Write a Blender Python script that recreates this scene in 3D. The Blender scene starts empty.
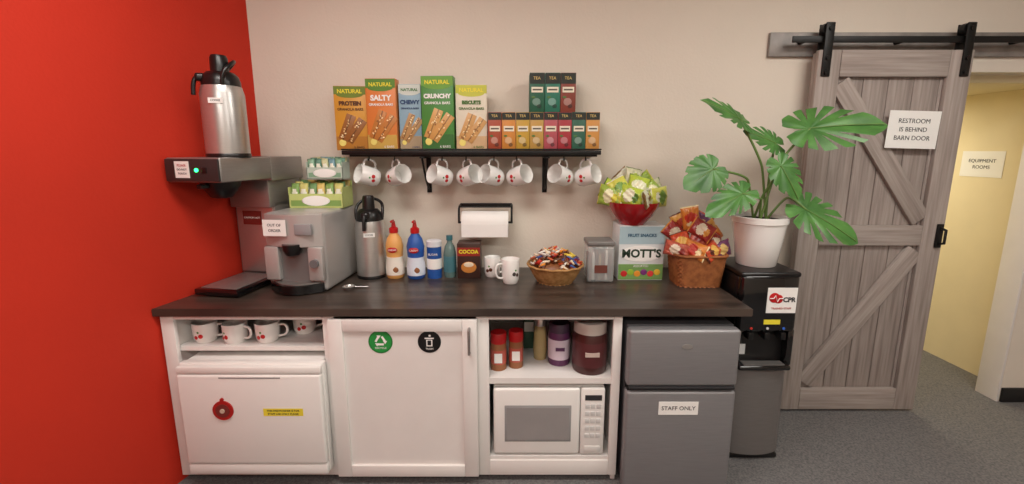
import bpy, bmesh, math, random
from mathutils import Vector, Matrix, Euler
random.seed(7)
sc = bpy.context.scene
COL = sc.collection
try:
    sc.view_settings.view_transform = 'Standard'
    sc.view_settings.look = 'None'
    sc.view_settings.exposure = 0
except Exception: pass

# ---------------------------------------------------------------- materials
def lin(c):
    out = []
    for v in c:
        v = v/255.0
        out.append(v/12.92 if v <= 0.04045 else ((v+0.055)/1.055)**2.4)
    return tuple(out)+(1.0,)
MC = {}
def M(name, c, rough=0.5, metal=0.0, var=0.06, scale=8.0, bump=0.0, bscale=None, stretch=(1,1,1), alpha=1.0, trans=0.0, emit=0, coat=0.0, c2=None):
    if name in MC: return MC[name]
    m = bpy.data.materials.new(name); m.use_nodes = True
    nt = m.node_tree; b = nt.nodes['Principled BSDF']
    tc = nt.nodes.new('ShaderNodeTexCoord'); mp = nt.nodes.new('ShaderNodeMapping')
    mp.inputs['Scale'].default_value = stretch
    nt.links.new(tc.outputs['Object'], mp.inputs['Vector'])
    n = nt.nodes.new('ShaderNodeTexNoise'); n.inputs['Scale'].default_value = scale
    n.inputs['Detail'].default_value = 5
    nt.links.new(mp.outputs['Vector'], n.inputs['Vector'])
    r = nt.nodes.new('ShaderNodeValToRGB')
    L = lin(c)
    if c2 is None:
        a = tuple(max(0, v*(1-var)) for v in L[:3])+(1,); d = tuple(min(1, v*(1+var)) for v in L[:3])+(1,)
    else:
        a = L; d = lin(c2)
    r.color_ramp.elements[0].color = a; r.color_ramp.elements[1].color = d
    r.color_ramp.elements[0].position = 0.3; r.color_ramp.elements[1].position = 0.7
    nt.links.new(n.outputs['Fac'], r.inputs['Fac'])
    nt.links.new(r.outputs['Color'], b.inputs['Base Color'])
    b.inputs['Roughness'].default_value = rough; b.inputs['Metallic'].default_value = metal
    b.inputs['Alpha'].default_value = alpha
    b.inputs['Transmission Weight'].default_value = trans
    b.inputs['Coat Weight'].default_value = coat
    if emit:
        b.inputs['Emission Color'].default_value = L; b.inputs['Emission Strength'].default_value = emit
    if bump:
        n2 = nt.nodes.new('ShaderNodeTexNoise'); n2.inputs['Scale'].default_value = bscale or scale*4
        nt.links.new(mp.outputs['Vector'], n2.inputs['Vector'])
        bp = nt.nodes.new('ShaderNodeBump'); bp.inputs['Strength'].default_value = bump; bp.inputs['Distance'].default_value = 0.01
        nt.links.new(n2.outputs['Fac'], bp.inputs['Height']); nt.links.new(bp.outputs['Normal'], b.inputs['Normal'])
    MC[name] = m
    return m

WALL = M('wall_cream', (226,216,202), 0.85, var=0.02, scale=3, bump=0.12, bscale=90)
RED = M('wall_red', (200,42,15), 0.8, var=0.04, scale=2, bump=0.12, bscale=90)
YEL = M('wall_yellow', (234,220,182), 0.85, var=0.02)
CEIL = M('ceiling_white', (235,232,225), 0.9, var=0.02)
CARPET = M('carpet_grey', (88,87,88), 0.95, scale=110, c2=(128,125,123), bump=0.35, bscale=320)
BASEB = M('baseboard_black', (28,26,26), 0.5)
WHITE = M('painted_white', (234,230,226), 0.45, var=0.02)
PWHITE = M('plastic_white', (238,236,232), 0.3, var=0.01)
CERAM = M('ceramic_white', (242,240,236), 0.12, var=0.01, coat=0.5)
COUNTER = M('laminate_dark', (48,40,36), 0.3, scale=3, c2=(80,68,60), stretch=(1,7,1), bump=0.04)
STEEL = M('steel_brushed', (196,193,190), 0.3, 0.8, var=0.05, scale=20, stretch=(1,1,25))
STEELD = M('steel_satin', (158,154,151), 0.36, 0.7, var=0.06, scale=20, stretch=(1,1,20))
DOORST = M('steel_door', (142,138,136), 0.36, 0.6, var=0.06, scale=20, stretch=(1,1,20))
FRIDGE = M('fridge_grey', (146,145,147), 0.42, 0.45, var=0.05, scale=10, stretch=(1,1,25))
BLACK = M('plastic_black', (20,19,20), 0.3, var=0.1)
BLACKM = M('metal_black', (22,21,21), 0.45, 0.3)
BLACKG = M('gloss_black', (12,12,14), 0.12, coat=0.6)
SILVP = M('plastic_silver', (188,185,182), 0.33, 0.35, var=0.03)
WOODG = M('barn_wood', (142,130,123), 0.78, scale=7, c2=(178,167,160), stretch=(8,8,0.4), bump=0.15, bscale=14)
WOODD = M('barn_wood_panel', (134,122,116), 0.8, scale=7, c2=(172,161,154), stretch=(8,8,0.4), bump=0.15, bscale=14)
GALV = M('galvanised', (128,124,121), 0.5, 0.3, c2=(156,150,145), scale=12)
PAPER = M('paper_white', (243,242,238), 0.7, var=0.01)
INK = M('ink_dark', (40,40,45), 0.7)
WICK = M('wicker_tan', (158,112,62), 0.7, scale=40, c2=(196,152,96))
WICKD = M('wicker_brown', (128,72,34), 0.7, scale=40, c2=(168,104,56))
LEAF = M('leaf_green', (52,98,42), 0.42, scale=12, c2=(86,138,64))
STEM = M('stem_green', (98,128,62), 0.5)
SOIL = M('soil', (50,36,26), 0.95, scale=40, bump=0.5)
REDM = M('red_plastic', (190,24,28), 0.3)
GREENM = M('green_print', (60,140,50), 0.4)
YELM = M('yellow_label', (238,222,60), 0.6)
GLASSM = M('glass_clear', (225,232,232), 0.08, alpha=0.35, var=0.01)
DGLASS = M('window_dark', (46,46,50), 0.15, coat=0.4)
GREYM = M('grey_soft', (150,150,150), 0.5)
LED = M('led_green', (40,255,120), 0.4, emit=6)
def C(c, rough=0.4, name=None):
    return M(name or 'print_%02x%02x%02x' % tuple(c), c, rough, var=0.05)

# ---------------------------------------------------------------- builders
def link(name, me, mt=None):
    o = bpy.data.objects.new(name, me); COL.objects.link(o)
    if mt: me.materials.append(mt)
    return o
def smooth(me, ang=40):
    for p in me.polygons: p.use_smooth = True
    try: me.set_sharp_from_angle(angle=math.radians(ang))
    except Exception: pass
def box(name, x0, x1, y0, y1, z0, z1, mt, bev=0.0, seg=2):
    bm = bmesh.new(); bmesh.ops.create_cube(bm, size=1)
    sx, sy, sz = x1-x0, y1-y0, z1-z0
    bmesh.ops.scale(bm, vec=(sx, sy, sz), verts=bm.verts)
    if bev:
        bmesh.ops.bevel(bm, geom=bm.edges[:], offset=min(bev, 0.45*min(sx, sy, sz)), segments=seg, profile=0.5, affect='EDGES')
    me = bpy.data.meshes.new(name); bm.to_mesh(me); bm.free()
    if bev: smooth(me, 35)
    o = link(name, me, mt); o.location = ((x0+x1)/2, (y0+y1)/2, (z0+z1)/2)
    return o
def prism(name, poly, z0, z1, mt, bev=0):
    bm = bmesh.new()
    vs = [bm.verts.new((x, y, z0)) for x, y in poly]
    f = bm.faces.new(vs)
    r = bmesh.ops.extrude_face_region(bm, geom=[f])
    for v in r['geom']:
        if isinstance(v, bmesh.types.BMVert): v.co.z = z1
    bmesh.ops.recalc_face_normals(bm, faces=bm.faces)
    if bev: bmesh.ops.bevel(bm, geom=bm.edges[:], offset=bev, segments=2, affect='EDGES')
    me = bpy.data.meshes.new(name); bm.to_mesh(me); bm.free()
    return link(name, me, mt)
def lathe(name, prof, c, mt, seg=32, sq=None, weave=None):
    vs = []; fs = []
    for i, (r, z) in enumerate(prof):
        for j in range(seg):
            a = 2*math.pi*j/seg
            rr = r
            if weave: rr = r + weave[1]*math.sin(weave[0]*a + math.pi*(i % 2))
            if sq:
                ax, ay, p = sq
                k = (abs(math.cos(a))**p + abs(math.sin(a))**p)**(-1.0/p)
                vs.append((rr*k*math.cos(a)*ax, rr*k*math.sin(a)*ay, z))
            else: vs.append((rr*math.cos(a), rr*math.sin(a), z))
    for i in range(len(prof)-1):
        for j in range(seg):
            k = (j+1) % seg
            fs.append((i*seg+j, i*seg+k, (i+1)*seg+k, (i+1)*seg+j))
    if prof[0][0] > 1e-6: fs.append(tuple(reversed(range(seg))))
    if prof[-1][0] > 1e-6: fs.append(tuple((len(prof)-1)*seg+j for j in range(seg)))
    me = bpy.data.meshes.new(name); me.from_pydata(vs, [], fs)
    bm = bmesh.new(); bm.from_mesh(me); bmesh.ops.remove_doubles(bm, verts=bm.verts, dist=1e-6)
    bmesh.ops.recalc_face_normals(bm, faces=bm.faces); bm.to_mesh(me); bm.free()
    smooth(me, 40)
    o = link(name, me, mt); o.location = c
    return o
def tube(name, pts, r, mt, cyc=False, res=6, poly=False):
    cu = bpy.data.curves.new(name, 'CURVE'); cu.dimensions = '3D'
    s = cu.splines.new('NURBS' if len(pts) > 2 and not cyc and not poly else 'POLY'); s.points.add(len(pts)-1)
    for p, q in zip(s.points, pts): p.co = (q[0], q[1], q[2], 1)
    s.use_cyclic_u = cyc
    if s.type == 'NURBS': s.order_u = 3; s.use_endpoint_u = True
    cu.bevel_depth = r; cu.bevel_resolution = 3; cu.resolution_u = res; cu.use_fill_caps = True
    t = bpy.data.objects.new('tmp', cu); COL.objects.link(t)
    dg = bpy.context.evaluated_depsgraph_get()
    me = bpy.data.meshes.new_from_object(t.evaluated_get(dg)); me.name = name
    bpy.data.objects.remove(t)
    me.materials.clear(); smooth(me, 50)
    return link(name, me, mt)
def ptube(name, pts, r, mt): return tube(name, pts, r, mt, poly=True)
def txt(s, size, loc, mt, rot=(math.pi/2, 0, 0), name='lettering', bold=0.0, ext=0.0004):
    cu = bpy.data.curves.new(name, 'FONT'); cu.body = s; cu.size = size
    cu.align_x = 'CENTER'; cu.align_y = 'CENTER'; cu.extrude = ext; cu.offset = bold
    cu.resolution_u = 3
    t = bpy.data.objects.new('tmp', cu); COL.objects.link(t)
    dg = bpy.context.evaluated_depsgraph_get()
    me = bpy.data.meshes.new_from_object(t.evaluated_get(dg)); me.name = name
    bpy.data.objects.remove(t); me.materials.clear()
    o = link(name, me, mt); o.location = loc; o.rotation_euler = rot
    return o
def disc(name, c, r, mt, th=0.002, seg=32):
    o = lathe(name, [(0, -th/2), (r, -th/2), (r, th/2), (0, th/2)], c, mt, seg)
    o.rotation_euler = (math.pi/2, 0, 0); return o
def ball(name, c, r, mt, s=(1, 1, 1), rot=(0, 0, 0), seg=16):
    bm = bmesh.new(); bmesh.ops.create_uvsphere(bm, u_segments=seg, v_segments=seg//2+2, radius=r)
    bmesh.ops.scale(bm, vec=s, verts=bm.verts)
    me = bpy.data.meshes.new(name); bm.to_mesh(me); bm.free()
    for p in me.polygons: p.use_smooth = True
    o = link(name, me, mt); o.location = c; o.rotation_euler = rot; return o
def group(name, parts, pivot, rot=(0, 0, 0), move=None):
    e = bpy.data.objects.new(name, None); e.empty_display_size = 0.05; COL.objects.link(e)
    e.location = pivot
    inv = Matrix.Translation(Vector(pivot)).inverted()
    for p in parts:
        if p.parent: continue
        p.parent = e; p.matrix_parent_inverse = inv
    e.rotation_euler = rot
    if move: e.location = move
    return e
def pillow(name, c, w, h, T, mts, rot=(0, 0, 0), n=8):
    # sealed foil bag: mts = material or list (ground, printed oval, inner print)
    if not isinstance(mts, (list, tuple)): mts = [mts]
    vs = []; fs = []; mi = []
    def side(sg):
        for i in range(n+1):
            for j in range(n+1):
                u = -1+2*j/n; v = -1+2*i/n
                t = T*0.5*max(0, 1-abs(u)**2.5)**0.6*max(0, 1-abs(v)**3)**0.7
                t *= 1+0.13*math.sin(5*u+3*v*sg+c[0]*40)+0.10*math.sin(11*u-7*v+c[2]*50)+0.06*math.sin(17*u+9*v)
                if abs(v) > 0.93 and n > 10: t = 0.0006+0.0012*math.sin(9*u)*sg
                vs.append((u*w/2*(1-0.06*(1-v*v)), sg*t if not (n > 10 and abs(v) > .93) else sg*0.0006+0.002*math.sin(9*u), v*h/2))
        base = len(vs)-(n+1)**2
        for i in range(n):
            for j in range(n):
                a = base+i*(n+1)+j
                q = (a, a+1, a+n+2, a+n+1)
                fs.append(q if sg < 0 else tuple(reversed(q)))
                uc = -1+2*(j+.5)/n; vc = -1+2*(i+.5)/n
                k = 0
                if len(mts) > 1:
                    if (uc/0.72)**2+((vc-0.1)/0.42)**2 < 1: k = 1
                    if len(mts) > 2 and ((uc+0.1)/0.5)**2+((vc+0.42)/0.2)**2 < 1: k = 2
                    if abs(vc) > 0.9 and len(mts) > 2: k = 2
                mi.append(k)
    side(-1); side(1)
    me = bpy.data.meshes.new(name); me.from_pydata(vs, [], fs)
    for m_ in mts: me.materials.append(m_)
    for p, k in zip(me.polygons, mi): p.material_index = k; p.use_smooth = True
    bm = bmesh.new(); bm.from_mesh(me); bmesh.ops.remove_doubles(bm, verts=bm.verts, dist=1e-5); bm.to_mesh(me); bm.free()
    o = link(name, me); o.location = c; o.rotation_euler = rot; return o
def paper(name, cx, cz, y, w, h, lines, size, tilt=0, gap=None):
    ps = [box('sheet', cx-w/2, cx+w/2, y-0.001, y, cz-h/2, cz+h/2, PAPER)]
    gap = gap or size*1.3
    for i, l in enumerate(lines):
        ps.append(txt(l, size, (cx, y-0.0015, cz+gap*(len(lines)-1)/2-i*gap), INK))
    return ps

# ---------------------------------------------------------------- room shell
RWX = lambda y: -1.38+0.218*y
box('wall_back', -1.6, 2.05, 0, 0.1, 0, 2.7, WALL)
box('wall_back_right', 2.95, 4.3, 0, 0.1, 0, 2.7, WALL)
box('wall_header', 2.05, 2.95, 0, 0.1, 1.91, 2.7, WALL)
prism('wall_left', [(-1.38, 0), (RWX(-4.5), -4.5), (RWX(-4.5)-0.1, -4.5), (-1.48, 0)], 0, 2.7, RED)
box('wall_right', 4.3, 4.4, -4.5, 0.1, 0, 2.7, WALL)
box('wall_front', -2.5, 4.4, -4.6, -4.5, 0, 2.7, WALL)
box('floor', -2.6, 4.4, -4.6, 3.0, -0.05, 0, CARPET)
box('ceiling', -2.6, 4.4, -4.6, 0.1, 2.7, 2.75, CEIL)
box('wall_corridor_right', 3.14, 3.2, 0.1, 2.8, 0, 2.0, YEL)
box('wall_corridor_left', 1.85, 1.9, 0.1, 2.8, 0, 2.0, YEL)
box('wall_corridor_end', 1.85, 3.2, 2.8, 2.85, 0, 2.0, YEL)
box('ceiling_corridor', 1.85, 3.2, 0.1, 2.85, 1.87, 1.95, YEL)
box('baseboard_right', 2.955, 4.3, -0.015, 0, 0, 0.09, BASEB, 0.003)
box('baseboard_back', 1.05, 2.05, -0.015, 0, 0, 0.09, BASEB, 0.003)
box('trim_1', 2.935, 2.9495, -0.004, 0.12, 0, 1.909, WHITE, 0.002)

# ---------------------------------------------------------------- barn door
P = []
DX0, DX1, DZ0, DZ1 = 1.55, 2.335, 0.015, 2.0
npl = 6; pw = (DX1-DX0)/npl
for i in range(npl):
    P.append(box('plank_%d' % (i+1), DX0+i*pw+0.002, DX0+(i+1)*pw-0.002, -0.085, -0.06, DZ0+0.01, DZ1-0.01, WOODD, 0.003))
sw = 0.115
P.append(box('stile_1', DX0, DX0+sw, -0.11, -0.085, DZ0, DZ1, WOODG, 0.003))
P.append(box('stile_2', DX1-sw, DX1, -0.11, -0.085, DZ0, DZ1, WOODG, 0.003))
def hboard(nm, z0, z1, x0=DX0+sw+0.002, x1=DX1-sw-0.002):
    o = box(nm, -(z1-z0)/2, (z1-z0)/2, -0.0125, 0.0125, -(x1-x0)/2, (x1-x0)/2, WOODG, 0.003)
    o.location = ((x0+x1)/2, -0.0975, (z0+z1)/2); o.rotation_euler = (0, math.pi/2, 0); return o
P += [hboard('rail_top', 1.87, 2.0), hboard('rail_mid', 0.99, 1.10), hboard('rail_bottom', 0.015, 0.145)]
def diag(nm, xa, za, xb, zb, w=0.1):
    L = math.hypot(xb-xa, zb-za); ang = math.atan2(xb-xa, zb-za)
    o = box(nm, -w/2, w/2, -0.011, 0.011, -L/2, L/2, WOODG, 0.003)
    o.location = ((xa+xb)/2, -0.0965, (za+zb)/2); o.rotation_euler = (0, ang, 0); return o
ix0, ix1 = DX0+sw, DX1-sw
P.append(diag('brace_1', ix0+0.015, 1.84, ix1-0.015, 1.13))
P.append(diag('brace_2', ix0+0.015, 0.18, ix1-0.015, 0.96))
P.append(box('latch', DX1-0.045, DX1-0.012, -0.122, -0.11, 0.98, 1.11, BLACKM, 0.004))
P.append(ptube('pull', [(DX1-0.028, -0.115, 1.0), (DX1-0.028, -0.15, 1.01), (DX1-0.028, -0.15, 1.08), (DX1-0.028, -0.115, 1.09)], 0.007, BLACKM))
for k, hx in enumerate((DX0+0.04, DX1-0.04)):
    P.append(box('hanger_strap_%d' % k, hx-0.022, hx+0.022, -0.118, -0.11, 1.87, 2.13, BLACKM, 0.003))
    P.append(box('hanger_back_%d' % k, hx-0.022, hx+0.022, -0.068, -0.062, 1.99, 2.13, BLACKM, 0.003))
    P.append(disc('wheel_%d' % k, (hx, -0.09, 2.102), 0.03, BLACKM, 0.03))
    for zz in (1.89, 1.96, 2.102):
        P.append(disc('bolt', (hx, -0.121, zz), 0.011, BLACK, 0.007, 12))
group('barn_door', P, (1.95, -0.09, 0))
P = [box('header_board', 1.345, 4.1, -0.022, -0.001, 1.985, 2.105, GALV, 0.003),
     box('track_bar', 1.42, 4.0, -0.094, -0.086, 2.038, 2.070, BLACKM, 0.002)]
for xx in (1.5, 2.0, 2.6, 3.2, 3.8):
    P.append(disc('spacer', (xx, -0.055, 2.054), 0.012, BLACKM, 0.068, 16))
group('barn_door_track', P, (2.5, -0.05, 2.05))
group('restroom_sign', paper('s', 2.07, 1.605, -0.124, 0.265, 0.19, ['RESTROOM', 'IS BEHIND', 'BARN DOOR'], 0.032, gap=0.043), (2.07, -0.124, 1.605), (0, math.radians(1.5), 0))
group('equipment_room_sign', paper('s', 0, 0, 0, 0.27, 0.17, ['EQUIPMENT', 'ROOMS'], 0.032), (0, 0, 0), (0, 0, -math.pi/2), (3.1385, 0.52, 1.41))

# ---------------------------------------------------------------- base cabinet
CT = 0.805
F = -0.66
P = []
P.append(prism('side_left', [(-1.50, F+0.02), (-1.475, F+0.02), (-1.36, -0.012), (-1.378, -0.012)], 0.05, CT, WHITE))
P.append(box('divider_1', -0.80, -0.78, F+0.02, -0.01, 0.05, CT, WHITE))
P.append(box('divider_2', -0.145, -0.125, F+0.02, -0.01, 0.05, CT, WHITE))
P.append(box('side_right', 0.455, 0.475, F+0.02, -0.01, 0.0, CT, WHITE))
P.append(box('back_panel', -1.36, 0.455, -0.012, -0.004, 0.05, CT, WHITE))
P.append(prism('bottom_panel', [(-1.498, F+0.02), (0.455, F+0.02), (0.455, -0.012), (-1.375, -0.012)], 0.055, 0.075, WHITE))
P.append(box('toe_kick', -1.47, 0.455, -0.60, -0.59, 0, 0.055, BASEB))
P.append(prism('shelf_left', [(-1.472, F+0.025), (-0.80, F+0.025), (-0.80, -0.012), (-1.36, -0.012)], 0.632, 0.652, WHITE))
P.append(box('shelf_right', -0.125, 0.455, F+0.005, -0.012, 0.485, 0.512, WHITE))
P.append(box('shelf_microwave', -0.125, 0.455, F+0.005, -0.012, 0.105, 0.128, WHITE))
for nm, a, b in (('stile_1', -1.51, -1.455), ('stile_2', -0.815, -0.765), ('stile_3', -0.155, -0.100), ('stile_4', 0.437, 0.475)):
    P.append(box(nm, a, b, F, F+0.02, 0.035, CT, WHITE, 0.002))
for nm, a, b in (('top_1', -1.455, -0.815), ('top_2', -0.10, 0.437)):
    P.append(box(nm+'_rail', a, b, F, F+0.02, 0.785, CT, WHITE, 0.002))
    P.append(box(nm+'_bottom_rail', a, b, F, F+0.02, 0.035, 0.082 if nm == 'top_1' else 0.11, WHITE, 0.002))
a, b, z0, z1 = -0.785, -0.150, 0.045, 0.792
P += [box('door_panel', a+0.05, b-0.05, F-0.012, F-0.004, z0+0.04, z1-0.04, WHITE),
      box('door_stile_l', a, a+0.062, F-0.024, F-0.002, z0, z1, WHITE, 0.002),
      box('door_stile_r', b-0.062, b, F-0.024, F-0.002, z0, z1, WHITE, 0.002),
      box('door_rail_t', a+0.0625, b-0.0625, F-0.024, F-0.002, z1-0.052, z1, WHITE, 0.002),
      box('door_rail_b', a+0.0625, b-0.0625, F-0.024, F-0.002, z0, z0+0.055, WHITE, 0.002),
      ptube('door_pull', [(b-0.032, F-0.022, 0.645), (b-0.032, F-0.05, 0.65), (b-0.032, F-0.05, 0.75), (b-0.032, F-0.022, 0.755)], 0.006, STEELD)]
def stick(cx, cz, r, m, y):
    return disc('sticker', (cx, y, cz), r, m, 0.0015)
yS = F-0.013
P.append(stick(-0.565, 0.69, 0.052, C((28,120,50)), yS)); P.append(stick(-0.565, 0.69, 0.047, C((40,150,66)), yS-0.0005))
for k in range(3):
    an = math.radians(90+120*k)
    t = box('recycle_arrow', -0.014, 0.014, -0.0005, 0.0005, -0.0045, 0.0045, PAPER)
    t.location = (-0.565+0.016*math.cos(an+1.05), yS-0.0018, 0.695+0.016*math.sin(an+1.05)); t.rotation_euler = (0, -(an+1.05)+math.pi/2, 0); P.append(t)
    t = lathe('arrow_tip', [(0, 0), (0.010, 0), (0.010, 0.001), (0, 0.001)], (-0.565+0.021*math.cos(an+0.3), yS-0.0022, 0.695+0.021*math.sin(an+0.3)), PAPER, 3)
    t.rotation_euler = (math.pi/2, an, 0); P.append(t)
P.append(txt('RECYCLE', 0.012, (-0.565, yS-0.0015, 0.662), PAPER))
P.append(stick(-0.355, 0.69, 0.05, BLACK, yS))
P.append(box('bin_icon', -0.368, -0.342, yS-0.002, yS-0.001, 0.67, 0.70, PAPER)); P.append(box('bin_icon_in', -0.363, -0.347, yS-0.0025, yS-0.0015, 0.675, 0.697, BLACK))
P.append(box('bin_lid', -0.375, -0.335, yS-0.002, yS-0.001, 0.704, 0.709, PAPER)); P.append(ball('bin_dot', (-0.353, yS-0.001, 0.718), 0.005, PAPER, (1, 0.2, 1)))
P.append(txt('TRASH', 0.011, (-0.355, yS-0.0015, 0.658), PAPER))
group('base_cabinet', P, (-0.5, -0.3, 0))
prism('countertop', [(-1.526, -0.68), (1.02, -0.68), (1.02, -0.002), (-1.376, -0.002)], CT+0.0005, 0.84, COUNTER, 0.003)

# ---------------------------------------------------------------- dishwasher
x0, x1, yf = -1.425, -0.808, -0.73
P = [box('body', x0+0.005, x1-0.014, yf+0.03, -0.42, 0.083, 0.602, PWHITE, 0.008),
     box('front_collar', x0, x1, yf+0.028, yf+0.065, 0.09, 0.606, PWHITE, 0.006),
     box('door', x0+0.003, x1-0.003, yf, yf+0.03, 0.145, 0.565, PWHITE, 0.010, 3),
     box('control_strip', x0+0.003, x1-0.003, yf+0.003, yf+0.03, 0.568, 0.600, PWHITE, 0.006),
     box('kick_panel', x0+0.003, x1-0.003, yf+0.004, yf+0.03, 0.092, 0.140, PWHITE, 0.006)]
P.append(disc('magnet_rim', (-1.235, yf-0.003, 0.405), 0.044, C((176,34,30)), 0.005))
P.append(disc('magnet_face', (-1.235, yf-0.006, 0.405), 0.030, C((120,50,44)), 0.004))
P.append(disc('magnet_dot', (-1.235, yf-0.009, 0.405), 0.010, C((210,190,170)), 0.003))
P.append(disc('magnet_hook', (-1.235, yf-0.004, 0.455), 0.008, C((176,34,30)), 0.005))
P.append(box('note', -1.065, -0.895, yf-0.001, yf+0.001, 0.378, 0.412, YELM))
P.append(txt('THIS DISHWASHER IS FOR', 0.012, (-0.98, yf-0.0015, 0.402), INK)); P.append(txt('STAFF USE ONLY PLEASE', 0.012, (-0.98, yf-0.0015, 0.387), INK))
P.append(box('handle_recess', -1.24, -0.98, yf-0.001, yf+0.002, 0.550, 0.556, GREYM))
group('countertop_dishwasher', P, (-1.1, -0.55, 0.083))

# ---------------------------------------------------------------- microwave
x0, x1, yf, z0, z1 = -0.083, 0.415, -0.655, 0.132, 0.465
P = [box('body', x0, x1, yf+0.03, -0.27, z0, z1, PWHITE, 0.006),
     box('door_frame', x0, 0.305, yf, yf+0.03, z0+0.004, z1-0.004, PWHITE, 0.012, 3),
     box('window', x0+0.05, 0.265, yf-0.0015, yf+0.004, z0+0.07, z1-0.085, GREYM, 0.001),
     box('window_glass', x0+0.06, 0.255, yf-0.003, yf+0.004, z0+0.08, z1-0.095, C((150,147,146),0.25)),
     box('control_panel', 0.308, x1, yf, yf+0.03, z0+0.004, z1-0.004, PWHITE, 0.008),
     box('display', 0.325, 0.40, yf-0.002, yf+0.002, 0.405, 0.43, DGLASS),
     box('door_button', 0.325, 0.40, yf-0.003, yf+0.002, 0.15, 0.18, C((222,220,216)), 0.003)]
for r in range(5):
    for c in range(3):
        P.append(box('key', 0.327+c*0.025, 0.347+c*0.025, yf-0.002, yf+0.001, 0.365-r*0.036, 0.387-r*0.036, C((214,214,212)), 0.002))
for fx in (x0+0.04, x1-0.04):
    for fy in (-0.6, -0.32): P.append(box('foot', fx-0.012, fx+0.012, fy-0.012, fy+0.012, 0.1285, z0+0.002, BLACK))
group('microwave_oven', P, (0.17, -0.45, z0))

# ---------------------------------------------------------------- mini fridge
x0, x1 = 0.490, 0.960
fy = -0.72
P = [box('cabinet_body', x0+0.004, x1-0.004, fy+0.06, -0.12, 0.02, 0.764, C((72,72,75)), 0.006),
     box('freezer_door', x0, x1, fy, fy+0.055, 0.507, 0.762, FRIDGE, 0.014, 4),
     box('fridge_door', x0, x1, fy, fy+0.055, 0.008, 0.484, FRIDGE, 0.014, 4),
     box('handle_gap', x0+0.006, x1-0.006, fy+0.015, fy+0.06, 0.480, 0.510, BLACK),
     box('freezer_grip', x0+0.01, x1-0.01, fy-0.004, fy+0.03, 0.496, 0.508, C((44,44,47)), 0.003),
     box('note', 0.630, 0.800, fy-0.0025, fy-0.0005, 0.378, 0.438, PAPER),
     txt('STAFF ONLY', 0.026, (0.715, fy-0.003, 0.408), INK)]
b_ = lathe('badge', [(0, 0), (0.022, 0), (0.022, 0.002), (0, 0.002)], (0.735, fy-0.0005, 0.69), STEEL, 24, sq=(1, 0.5, 2)); b_.rotation_euler = (math.pi/2, 0, 0); P.append(b_)
for fx in (x0+0.05, x1-0.05):
    for yy in (-0.58, -0.17): P.append(lathe('foot', [(0.018, 0), (0.018, 0.022)], (fx, yy, 0), BLACK, 16))
group('mini_fridge', P, (0.736, -0.4, 0))

# ---------------------------------------------------------------- water dispenser
x0, x1, y0, y1 = 1.045, 1.315, -0.515, -0.21
P = [box('base', x0+0.006, x1-0.006, y0+0.01, y1, 0.0, 0.03, BLACK, 0.01),
     box('lower_cabinet', x0+0.002, x1-0.002, y0+0.035, y1, 0.03, 0.93, BLACK, 0.025, 4),
     prism('lower_door', [(x1-0.002, y0+0.06), (x0+0.002, y0+0.06)]+[(x0+0.002+(x1-x0-0.004)*i/16, y0+0.03-0.04*math.sin(math.pi*i/16)**0.6) for i in range(17)], 0.032, 0.475, DOORST, 0.003),
     box('tray_lip', x0+0.012, x1-0.012, y0-0.03, y0+0.04, 0.485, 0.51, BLACKG, 0.012, 3),
     box('tray_grille', x0+0.04, x1-0.04, y0-0.02, y0+0.02, 0.509, 0.514, STEELD),
     box('upper_front', x0, x1, y0-0.012, y0+0.04, 0.665, 0.945, BLACKG, 0.024, 4),
     box('recess_side_l', x0, x0+0.03, y0-0.004, y0+0.04, 0.5, 0.68, BLACKG, 0.008),
     box('recess_side_r', x1-0.03, x1, y0-0.004, y0+0.04, 0.5, 0.68, BLACKG, 0.008),
     box('top_cap', x0-0.003, x1+0.003, y0-0.008, y1+0.004, 0.93, 0.955, BLACK, 0.012, 3)]
for k, cc in enumerate(((220,60,50), (220,220,220), (60,110,210))):
    cx = 1.105+0.075*k
    P.append(box('tap', cx-0.012, cx+0.012, y0-0.02, y0+0.03, 0.635, 0.67, BLACK, 0.004))
    P.append(disc('indicator', (cx, y0-0.014, 0.69), 0.006, C(cc), 0.003, 12))
P.append(box('label', 1.165, 1.30, y0-0.0145, y0-0.012, 0.765, 0.885, PAPER))
P.append(ball('heart', (1.197, y0-0.015, 0.838), 0.024, REDM, (1, 0.1, 1)))
P.append(ball('heart_lobe', (1.216, y0-0.015, 0.832), 0.021, REDM, (1, 0.1, 1)))
P.append(ptube('pulse', [(1.175, y0-0.0185, 0.836), (1.192, y0-0.0185, 0.836), (1.20, y0-0.0185, 0.85), (1.21, y0-0.0185, 0.82), (1.218, y0-0.0185, 0.836), (1.235, y0-0.0185, 0.836)], 0.0022, PAPER))
P.append(txt('CPR', 0.031, (1.265, y0-0.0155, 0.828), INK, bold=0.001)); P.append(txt('TRAINED STAFF', 0.013, (1.232, y0-0.0155, 0.787), C((180,40,40))))
P.append(box('yellow_label', 1.16, 1.235, y0-0.0145, y0-0.012, 0.71, 0.732, YELM))
P.append(box('small_label', 1.06, 1.09, y0-0.006, y0-0.0038, 0.56, 0.61, C((200,200,200))))
group('water_dispenser', P, (1.185, -0.36, 0))

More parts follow.
